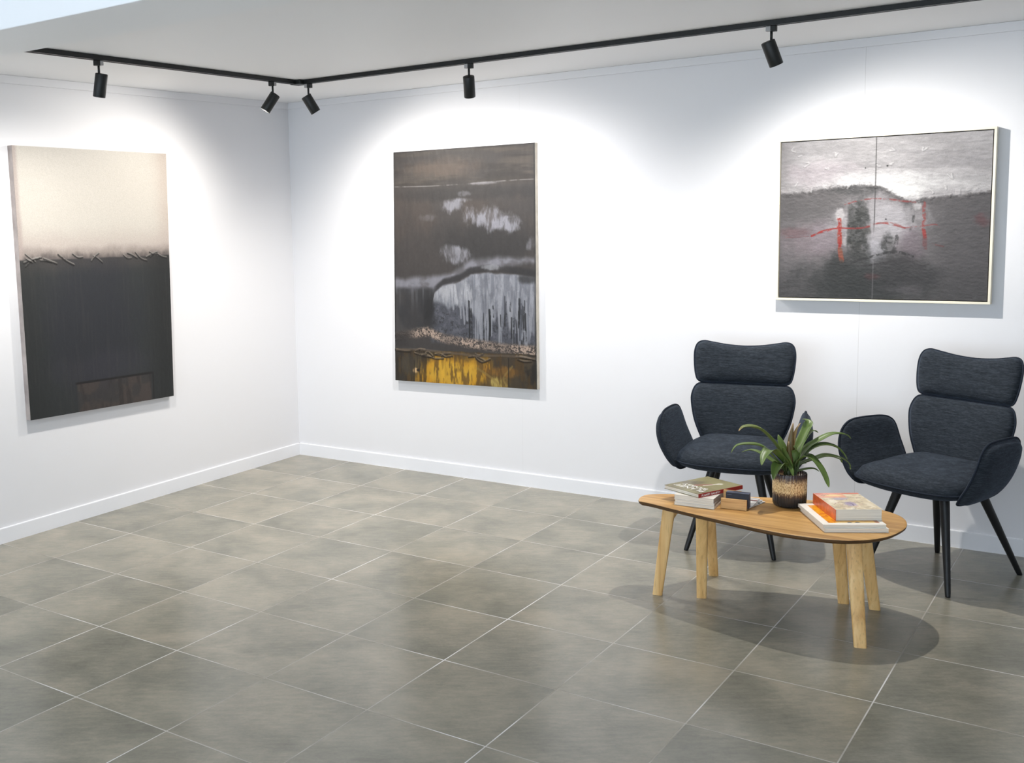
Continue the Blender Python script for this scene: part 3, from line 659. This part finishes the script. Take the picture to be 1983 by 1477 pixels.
def trail(p, q, h=.045, th=.026):
    """rail under the top with an arched lower edge between two leg heads"""
    a = Vector((p[0] - 3.5, p[1] + 1.26, 0)); b = Vector((q[0] - 3.5, q[1] + 1.26, 0)); d = (b - a).normalized(); e = Vector((-d.y, d.x, 0)) * th / 2
    bm = bmesh.new(); n = 16; ztop = ZT - .0188; R = []
    for i in range(n + 1):
        k = i / n; c = a.lerp(b, k); arch = (abs(2 * k - 1) ** 4); zb = ztop - .020 - (h - .020) * arch
        R.append([bm.verts.new((c.x + s * e.x, c.y + s * e.y, z)) for s, z in ((-1, ztop), (1, ztop), (1, zb), (-1, zb))])
    for i in range(n):
        for k in range(4): bm.faces.new([R[i][k], R[i][(k + 1) % 4], R[i + 1][(k + 1) % 4], R[i + 1][k]])
    bm.faces.new(R[0]); bm.faces.new(R[-1])
    return obj('rail', bm, M_leg, table)
L1, L2, L3, L4, L5, L6 = (3.092, -1.345), (3.250, -1.305), (3.205, -1.02), (3.74, -1.105), (3.862, -1.405), (3.835, -1.075)
tleg((3.122, -1.325), (3.083, -1.352), .052, .040, (1, .25)); tleg((3.265, -1.340), (3.250, -1.290), .050, .040, (1, .3)); tleg((3.205, -1.080), (3.200, -.990), .046, .040, (1, .3))
tleg((3.735, -1.130), (3.750, -1.048), .052, .042, (1, .3)); tleg((3.852, -1.390), (3.905, -1.488), .056, .044, (1, .35)); tleg((3.835, -1.150), (3.868, -1.055), .050, .042, (1, .3))
trail((3.128, -1.312), (3.205, -1.095), .05); trail((3.263, -1.325), (3.210, -1.095), .05); trail((3.742, -1.145), (3.846, -1.372), .055)

# ------------------------------------------------------------------ books
M_page = None
def page_material():
    t = NT('book_pages'); v = t.coord(); nz = t.noise(t.mapping(v, (3, 3, 900)), 1.0, 2)
    return t.fin(t.ramp(nz, [(.35, rgb(212, 204, 190)), (.6, rgb(240, 233, 220))]), .8, .2)
M_page = page_material()
def book(label, corner, deg, w, l, z, th, cover_mat, spine_mat, spine='left', board=.0012, inset=.0015, group=None):
    """corner = near-left corner, w along the near edge (local x), l going back (local y)"""
    t = thing('book', label, 'book', (corner[0], corner[1], z), math.radians(deg), group)
    bm = bmesh.new()
    box(bm, (0, 0, 0), (w, l, board), .0004, 1); box(bm, (0, 0, th - board), (w, l, th), .0004, 1); obj('cover', bm, cover_mat, t)
    sx = (-.0012, .0008) if spine == 'left' else (w - .0008, w + .0012)
    bm = bmesh.new(); box(bm, (sx[0], 0, 0), (sx[1], l, th), .0006, 2); obj('spine', bm, spine_mat, t)
    a, b = (.001, w - inset) if spine == 'left' else (inset, w - .001)
    bm = bmesh.new(); box(bm, (a, inset, board + .00005), (b, l - inset, th - board - .00005)); obj('pages', bm, M_page, t)
    return t
def printed(parent, cv, w, l, z, x0=0, y0=0, name='cover_picture'):
    """printed sheet on top of the cover; v = 0 at the far edge"""
    return painted_mesh(name, cv, [(x0, y0 + l, z), (x0 + w, y0 + l, z), (x0, y0, z), (x0 + w, y0, z)], M_print, (0, 0, 1), parent)
def lettering(text, size, mat, parent, M, name='lettering', ext=.0002, sx=1.0):
    c = bpy.data.curves.new(name, 'FONT'); c.body = text; c.size = size; c.extrude = ext; c.align_x = 'LEFT'
    tmp = bpy.data.objects.new(name, c); COL.objects.link(tmp); bpy.context.view_layer.update()
    me = bpy.data.meshes.new_from_object(tmp.evaluated_get(bpy.context.evaluated_depsgraph_get()))
    bpy.data.objects.remove(tmp); me.transform(M @ Matrix.Diagonal((sx, 1, 1, 1))); return link(name, me, mat, parent)
M_white = plain('white_card', rgb(236, 231, 222), .5, .35, .02, 30)
M_offw = plain('grey_white_card', rgb(218, 213, 204), .5, .35, .03, 30)
M_greysp = plain('grey_spine', rgb(150, 146, 142), .5, .35, .05, 30)
M_olive = plain('olive_cover', rgb(136, 128, 96), .35, .4, .1, 25)
M_red = plain('red_spine', rgb(152, 36, 36), .35, .4, .06, 40)
M_orange = plain('orange_spine', rgb(214, 106, 62), .3, .45, .22, 45)
M_ink = plain('white_ink', rgb(236, 234, 230), .5, .3, .02, 40)
g1 = 'stacked books, left pile on the table'
zz = ZT + .0005
book('white paperback at the very bottom of the left pile on the table', (3.152, -1.353), 3, .163, .225, zz, .0115, M_white, M_offw, 'right', group=g1); zz += .0117
book('thin white paperback second from the bottom of the left pile', (3.154, -1.351), 4, .161, .225, zz, .0115, M_white, M_greysp, 'right', group=g1); zz += .0117
book('thick white paperback right under the olive book with red spine', (3.151, -1.350), 2.5, .162, .222, zz, .0195, M_offw, M_greysp, 'right', group=g1); zz += .0197
# olive book with red spine, spine on its right side
ang = 65.8 - 90
pb = book('olive green book with red spine lying askew on top of the left pile', (3.083, -1.281), ang, .190, .256, zz, .0165, M_olive, M_red, 'right', .0018, .003, g1)
C = Canvas(110, 140); u, v = C.u, C.v
C.fill((140, 134, 98), np.ones_like(u)); C.fill((118, 110, 84), .8 * ss(.35, .65, fbm(u, v, 4, 5, 2))); C.fill((100, 92, 78), .7 * ss(.55, .25, u) * ss(.4, .6, fbm(u, v, 9, 9, 3)) * ss(.2, .5, v)); C.fill((150, 144, 108), .7 * C.blob(.75, .3, .3, .3, 4, 5, .4, .6))
C.fill((150, 84, 84), .8 * C.stroke([(.42, .60), (.50, .50), (.58, .38)], .045, 5, .2, 20)); C.fill((214, 208, 196), .9 * C.stroke([(.55, .52), (.60, .40), (.63, .26)], .028, 6, .3, 24)); C.fill((222, 218, 208), .85 * C.blob(.66, .24, .06, .05, 7, 14, .7, .4)); C.fill((206, 200, 188), .7 * C.blob(.25, .84, .10, .03, 8, 14, .9, .4))
printed(pb, C, .188, .254, .01655, .001, .001)
RZ = Matrix.Rotation(math.pi, 4, 'Z')
lettering('PLANET', .044, M_ink, pb, Matrix.Translation((.176, .062, .0171)) @ RZ, 'cover_lettering')
lettering('BANKSY', .034, M_ink, pb, Matrix.Translation((.160, .092, .0171)) @ RZ, 'cover_lettering')
SPM = Matrix(((0, 0, 1, .1916), (1, 0, 0, .016), (0, 1, 0, .0040), (0, 0, 0, 1)))
lettering('PLANET BANKSY', .0120, M_ink, pb, SPM, 'spine_lettering', .0002, 1.2)

g2 = 'stacked books, right pile on the table'
zz = ZT + .0005
book('large white art book at the bottom of the right pile on the table', (3.764, -1.444), 30.7, .229, .300, zz, .0150, M_white, M_offw, 'left', group=g2); zz += .0152
ab = book('white art book with orange cover picture under the thick orange book', (3.758, -1.441), 31.5, .227, .300, zz, .0135, M_white, M_offw, 'left', group=g2)
C = Canvas(110, 140); u, v = C.u, C.v
C.fill((232, 160, 36), np.ones_like(u)); C.fill((244, 184, 40), .8 * ss(.4, .6, fbm(u, v, 12, 9, 2))); C.fill((196, 96, 34), .8 * ss(.6, .7, fbm(u, v, 14, 20, 3))); C.fill((226, 196, 132), .9 * ss(.93, .955, v + .02 * fbm(u, v, 9, 3, 9)) * ss(.12, .2, u))
for a in (.42, .57): C.fill((52, 40, 38), C.blob(a, .985, .045, .03, int(a * 90), 12, .4, .3))
C.fill((150, 70, 40), .8 * ss(.90, .95, u))
printed(ab, C, .185, .252, .01355, .026, .022)
zz += .0137
tb = book('thick book with orange spine and pale collage cover, top of the right pile', (3.783, -1.366), 32.5, .172, .247, zz, .0430, M_offw, M_orange, 'left', .0022, .003, g2)
C = Canvas(120, 160); u, v = C.u, C.v
C.fill((206, 190, 158), np.ones_like(u)); C.fill((228, 216, 190), .8 * ss(.4, .6, fbm(u, v, 7, 6, 2))); C.fill((178, 160, 130), .7 * ss(.55, .68, fbm(u, v, 10, 12, 3))); C.fill((214, 126, 104), ss(.09, .06, v)); C.fill((226, 152, 128), .9 * ss(.62, .60, u) * ss(.30, .27, v)); C.fill((238, 206, 140), .9 * C.blob(.36, .16, .24, .06, 4, 9, .5, .4)); C.fill((200, 96, 84), .7 * ss(.62, .60, u) * ss(.10, .07, v) * ss(.4, .6, fbm(u, v, 12, 4, 5)))
C.fill((172, 160, 178), .9 * C.blob(.40, .36, .17, .06, 6, 12, .7, .4)); C.fill((160, 144, 174), .9 * C.blob(.48, .66, .13, .13, 7, 11, .7, .4)); C.fill((92, 80, 104), .8 * C.stroke([(.45, .60), (.52, .66), (.50, .78)], .014, 8, .3, 30)); C.fill((40, 46, 44), C.blob(.42, .965, .05, .018, 9, 14, .6, .3)); C.fill((238, 232, 220), .9 * C.blob(.40, .925, .04, .03, 10, 14, .6, .3)); C.fill((236, 226, 206), .8 * C.blob(.17, .5, .10, .12, 11, 9, .6, .4))
for i in range(26):
    a, b = RNG.uniform(.08, .95), RNG.uniform(.1, .95); C.fill((122, 98, 84) if i % 3 else (176, 92, 78), .55 * C.stroke([(a, b), (a + RNG.uniform(-.08, .08), b + RNG.uniform(-.05, .05)), (a + RNG.uniform(-.12, .12), b + RNG.uniform(-.08, .08))], .007, 400 + i, .35, 40))
printed(tb, C, .169, .244, .04305, .0015, .0015)

# ------------------------------------------------------------------ card holder, cards, leaflets
ch = thing('card_holder', 'small oak block card holder between left book pile and plant pot', 'card holder', (3.3311, -1.3085, ZT + .0003), math.radians(6))
bm = bmesh.new(); box(bm, (0, 0, 0), (.1005, .012, .0425), .001); obj('front_block', bm, M_block, ch)
bm = bmesh.new(); box(bm, (0, .0121, 0), (.094, .046, .006), .0006); obj('base', bm, M_block, ch)
bm = bmesh.new(); box(bm, (0, .0462, 0), (.070, .055, .066), .001); obj('back_block', bm, M_block, ch)
M_card = plain('navy_card', rgb(40, 43, 54), .5, .35, .08, 60)
M_cardl = plain('slate_card', rgb(84, 88, 106), .5, .35, .08, 60)
cm = Matrix.Translation((3.3311, -1.3085, ZT)) @ Matrix.Rotation(math.radians(6), 4, 'Z')
proto = None
for k in range(12):
    loc = cm @ Vector((.0168 + RNG.uniform(-.0004, .0004), .0128 + k * .00275, .0068))
    if proto is None:
        proto = thing('business_card', 'dark navy business card standing frontmost in the oak holder', 'card', loc, math.radians(6), 'cards in the oak holder')
        bm = bmesh.new(); box(bm, (0, 0, 0), (.090, .0024, .0595), .0003, 1); obj('card_body', bm, M_card, proto)
        cb = proto.children[0]
        bm = bmesh.new()
        for q in range(4): box(bm, (.006 + q * .0042, -.0002, .050), (.0092 + q * .0042, .0001, .0525))
        obj('printed_mark', bm, M_cardl, cb)
    else:
        o = proto.copy(); COL.objects.link(o); o.location = loc; o['label'] = 'dark navy business card behind the front card in the oak holder'
        if k == 1:
            bm = bmesh.new(); box(bm, (0, 0, 0), (.090, .0024, .0595), .0003, 1); o2 = obj('card_body', bm, M_cardl, o); cb2 = o2
        else:
            c = cb2.copy(); COL.objects.link(c); c.parent = o
M_leaflet = [plain('leaflet_white', rgb(228, 226, 224), .4, .4, .03, 40), plain('leaflet_red', rgb(176, 92, 84), .4, .4, .05, 40), plain('leaflet_dark', rgb(70, 72, 76), .4, .4, .05, 40)]
for k, (lab, a) in enumerate((('lowest white leaflet of the fan behind the oak card holder', 28), ('middle white leaflet of the fan behind the oak card holder', 36), ('top white leaflet with red stripe, fanned behind the oak card holder', 44))):
    t = thing('leaflet', lab, 'leaflet', (3.385, -1.215, ZT + .0004 + k * .0032), math.radians(a - 40), 'leaflets behind the card holder')
    bm = bmesh.new(); box(bm, (-.03, -.03, 0), (.052, .100, .0026), .0003, 1); obj('paper', bm, M_leaflet[0], t)
    bm = bmesh.new(); box(bm, (-.03, .050, .0027), (.052, .060, .0029)); obj('stripe', bm, M_leaflet[1 if k == 2 else 2], t)
    bm = bmesh.new(); box(bm, (-.03, .082, .0027), (.052, .088, .0029)); obj('stripe', bm, M_leaflet[2], t)

# ------------------------------------------------------------------ potted plant
pl = thing('potted_bromeliad', 'green strap-leaved plant in a ribbed brown and black pot on the table', 'plant', (3.55, -1.124, ZT + .0003))
def pot_material():
    t = NT('reactive_glaze'); v = t.coord(); sep = t.n('ShaderNodeSeparateXYZ', {'Vector': v})
    ang = t.math('ARCTAN2', sep.outputs[1], sep.outputs[0])
    cv = t.n('ShaderNodeCombineXYZ', {0: t.math('MULTIPLY', ang, 7.0), 1: t.math('MULTIPLY', sep.outputs[2], 30.0)}).outputs[0]
    n1 = t.noise(cv, 3.2, 5, .75); n2 = t.noise(t.mapping(cv, (3.2, .6, 1)), 1.6, 3, .6)
    z = t.math('ADD', sep.outputs[2], t.math('MULTIPLY', t.math('SUBTRACT', n2, .5), .045))
    base = t.ramp(t.math('DIVIDE', z, .135), [(.0, rgb(34, 38, 42)), (.30, rgb(50, 46, 44)), (.44, rgb(92, 62, 40)), (.55, rgb(160, 122, 74)), (.72, rgb(150, 112, 70)), (.86, rgb(84, 60, 48)), (1.0, rgb(46, 36, 36))])
    band = t.math('MULTIPLY', t.n('ShaderNodeMapRange', {0: z, 1: .050, 2: .066, 3: 0., 4: 1.}).outputs[0], t.n('ShaderNodeMapRange', {0: z, 1: .122, 2: .100, 3: 0., 4: 1.}).outputs[0])
    spk = t.n('ShaderNodeMapRange', {0: n1, 1: .45, 2: .52, 3: 0., 4: 1.}).outputs[0]
    col = t.mix(t.math('MULTIPLY', band, spk), base, rgb(236, 206, 154))
    return t.fin(col, .25, .5)
M_pot = pot_material()
bm = bmesh.new()
lathe(bm, [(.0, 0), (.053, 0), (.059, .003), (.0635, .012), (.0655, .04), (.0658, .10), (.0655, .134), (.0648, .1385), (.062, .139), (.060, .136), (.0595, .112), (.0, .111)], 144, (0, 0, 0), .0009, 36)
bmesh.ops.remove_doubles(bm, verts=bm.verts, dist=1e-6); obj('pot', bm, M_pot, pl, True)
bm = bmesh.new(); lathe(bm, [(0, .1125), (.03, .118), (.050, .1145), (.0585, .1130)], 40); bmesh.ops.remove_doubles(bm, verts=bm.verts, dist=1e-6)
obj('potting_soil', bm, plain('soil', rgb(40, 32, 26), .95, .1, .4, 160, 0, .6), pl, True)
def leaf_material(name, base, mid, tip):
    t = NT(name); uv = t.n('ShaderNodeAttribute', attribute_name='along').outputs['Fac']; v = t.coord()
    nz = t.noise(t.mapping(v, (60, 60, 60)), 1.0, 3)
    col = t.ramp(t.math('ADD', uv, t.math('MULTIPLY', t.math('SUBTRACT', nz, .5), .18)), [(.0, base), (.38, mid), (.86, mid), (1.0, tip)])
    ac = t.n('ShaderNodeAttribute', attribute_name='across').outputs['Fac']
    col = t.mix(t.n('ShaderNodeMapRange', {0: t.math('ABSOLUTE', ac), 1: 0., 2: .25, 3: .25, 4: 0.}).outputs[0], col, rgb(110, 128, 62))
    m = t.fin(col, .42, .4); return m
M_leaf = leaf_material('leaf_green', rgb(38, 42, 26), rgb(84, 106, 50), rgb(104, 120, 62))
M_leafdry = leaf_material('leaf_drying', rgb(46, 46, 28), rgb(92, 104, 50), rgb(190, 146, 100))
M_spike = leaf_material('flower_spike_red', rgb(52, 52, 30), rgb(104, 84, 48), rgb(206, 168, 124))
VD = np.array([-.255, .967, 0.0])
def leaf(name, pts, width, off, mat, droop=0.35):
    """off: how far tip lies behind (+) or in front of (-) the pot axis"""
    P = [np.array(p, float) for p in pts]; n = len(P)
    P = [p + VD * off * (i / (n - 1)) for i, p in enumerate(P)]
    P = [np.array([P[0][0] * .3, P[0][1] * .3, .114])] + P if P[0][2] > .125 else P
    Q = catmull(P, 6); K = len(Q); NV = 7
    bm = bmesh.new(); la = bm.verts.layers.float.new('along'); lc = bm.verts.layers.float.new('across'); grid = []
    for i, q in enumerate(Q):
        s = i / (K - 1); t = Vector(Q[min(i + 1, K - 1)] - Q[max(i - 1, 0)]).normalized()
        radial = Vector((q[0], q[1], 0)); side = t.cross(Vector((0, 0, 1)))
        if side.length < .25: side = t.cross(Vector(VD)) 
        side.normalize(); up = side.cross(t).normalized()
        w = width * 1.38 * (.80 + .35 * math.sin(math.pi * min(1, s * 1.1))) * (1 - max(0, (s - .55) / .45) ** 1.8) ** .9 / 2 + .0006
        row = []
        for k in range(NV):
            a = -1 + 2 * k / (NV - 1)
            vtx = bm.verts.new(Vector(q) + side * (a * w) + up * (droop * w * a * a)); vtx[la] = s; vtx[lc] = a; row.append(vtx)
        grid.append(row)
    for i in range(K - 1):
        for k in range(NV - 1): bm.faces.new([grid[i][k], grid[i][k + 1], grid[i + 1][k + 1], grid[i + 1][k]])
    o = obj(name, bm, mat, pl, True)
    md = o.modifiers.new('thickness', 'SOLIDIFY'); md.thickness = .0012; md.offset = 0
    return o
LV = [
 ([(-.019, .007, .147), (-.051, -.004, .234), (-.100, -.032, .301), (-.135, -.056, .321), (-.165, -.078, .322), (-.180, -.090, .308)], .036, .00, M_leafdry),
 ([(-.024, .004, .147), (-.060, -.017, .194), (-.097, -.039, .235), (-.136, -.067, .248), (-.182, -.103, .244), (-.201, -.122, .214)], .026, .03, M_leaf),
 ([(-.024, .004, .147), (-.062, -.022, .172), (-.099, -.047, .199), (-.137, -.073, .213), (-.168, -.099, .201)], .024, .10, M_leaf),
 ([(-.018, .010, .159), (-.055, -.010, .217), (-.074, -.021, .237), (-.091, -.037, .218), (-.097, -.046, .190)], .034, -.11, M_leaf),
 ([(-.019, .007, .147), (-.039, -.004, .176), (-.052, -.017, .156), (-.057, -.025, .126)], .030, -.09, M_leaf),
 ([(.006, .026, .146), (.014, .042, .214), (.034, .066, .265), (.060, .090, .295), (.081, .105, .286)], .034, .03, M_leaf),
 ([(.010, .030, .152), (.045, .068, .225), (.085, .103, .257), (.129, .141, .281), (.171, .172, .277), (.190, .184, .259)], .026, .02, M_leaf),
 ([(.010, .030, .152), (.053, .073, .219), (.097, .110, .243), (.139, .141, .235), (.165, .157, .209), (.180, .165, .185)], .028, -.03, M_leaf),
 ([(.017, .036, .157), (.077, .087, .189), (.111, .114, .201), (.157, .148, .189), (.185, .166, .168), (.193, .169, .142)], .019, -.02, M_leaf),
 ([(.017, .036, .157), (.088, .095, .185), (.123, .121, .188), (.158, .146, .172), (.166, .150, .156)], .016, .05, M_leaf),
 ([(.010, .031, .158), (.038, .058, .196), (.061, .075, .196), (.090, .092, .160), (.112, .103, .120), (.123, .107, .092)], .034, -.10, M_leaf),
 ([(.007, .024, .129), (.040, .052, .145), (.072, .077, .151), (.090, .090, .143)], .016, -.04, M_leaf),
 ([(.004, .029, .175), (.028, .060, .259), (.046, .081, .313), (.044, .082, .334), (.026, .070, .338)], .026, .06, M_leaf),
 ([(-.006, .018, .141), (-.012, .014, .165), (.000, .020, .150), (.008, .024, .124)], .018, -.05, M_leaf),
 ([(-.016, .014, .176), (-.037, .007, .239), (-.050, .003, .279)], .024, .05, M_leaf),
 ([(-.010, .016, .150), (-.026, .010, .200), (-.030, .010, .245)], .030, -.03, M_leaf),
 ([(.004, .026, .150), (.006, .036, .200), (.016, .048, .250)], .030, -.02, M_leaf),
 ([(-.012, .014, .130), (-.040, .002, .150), (-.062, -.014, .140)], .020, .02, M_leaf),
 ([(.004, .026, .135), (.026, .040, .165), (.050, .058, .170)], .024, .00, M_leaf),
]
for pts, w, off, m in LV: leaf('leaf', pts, w, off, m)
leaf('flower_spike', [(-.003, .019, .147), (-.008, .026, .215), (-.007, .036, .281), (-.003, .047, .335)], .016, 0.0, M_spike)
leaf('flower_spike', [(-.002, .022, .160), (.000, .034, .245), (.008, .052, .300), (.021, .064, .332)], .012, .01, M_spike)
leaf('flower_spike', [(-.004, .018, .150), (-.010, .022, .200), (-.014, .028, .262)], .016, -.01, M_spike)
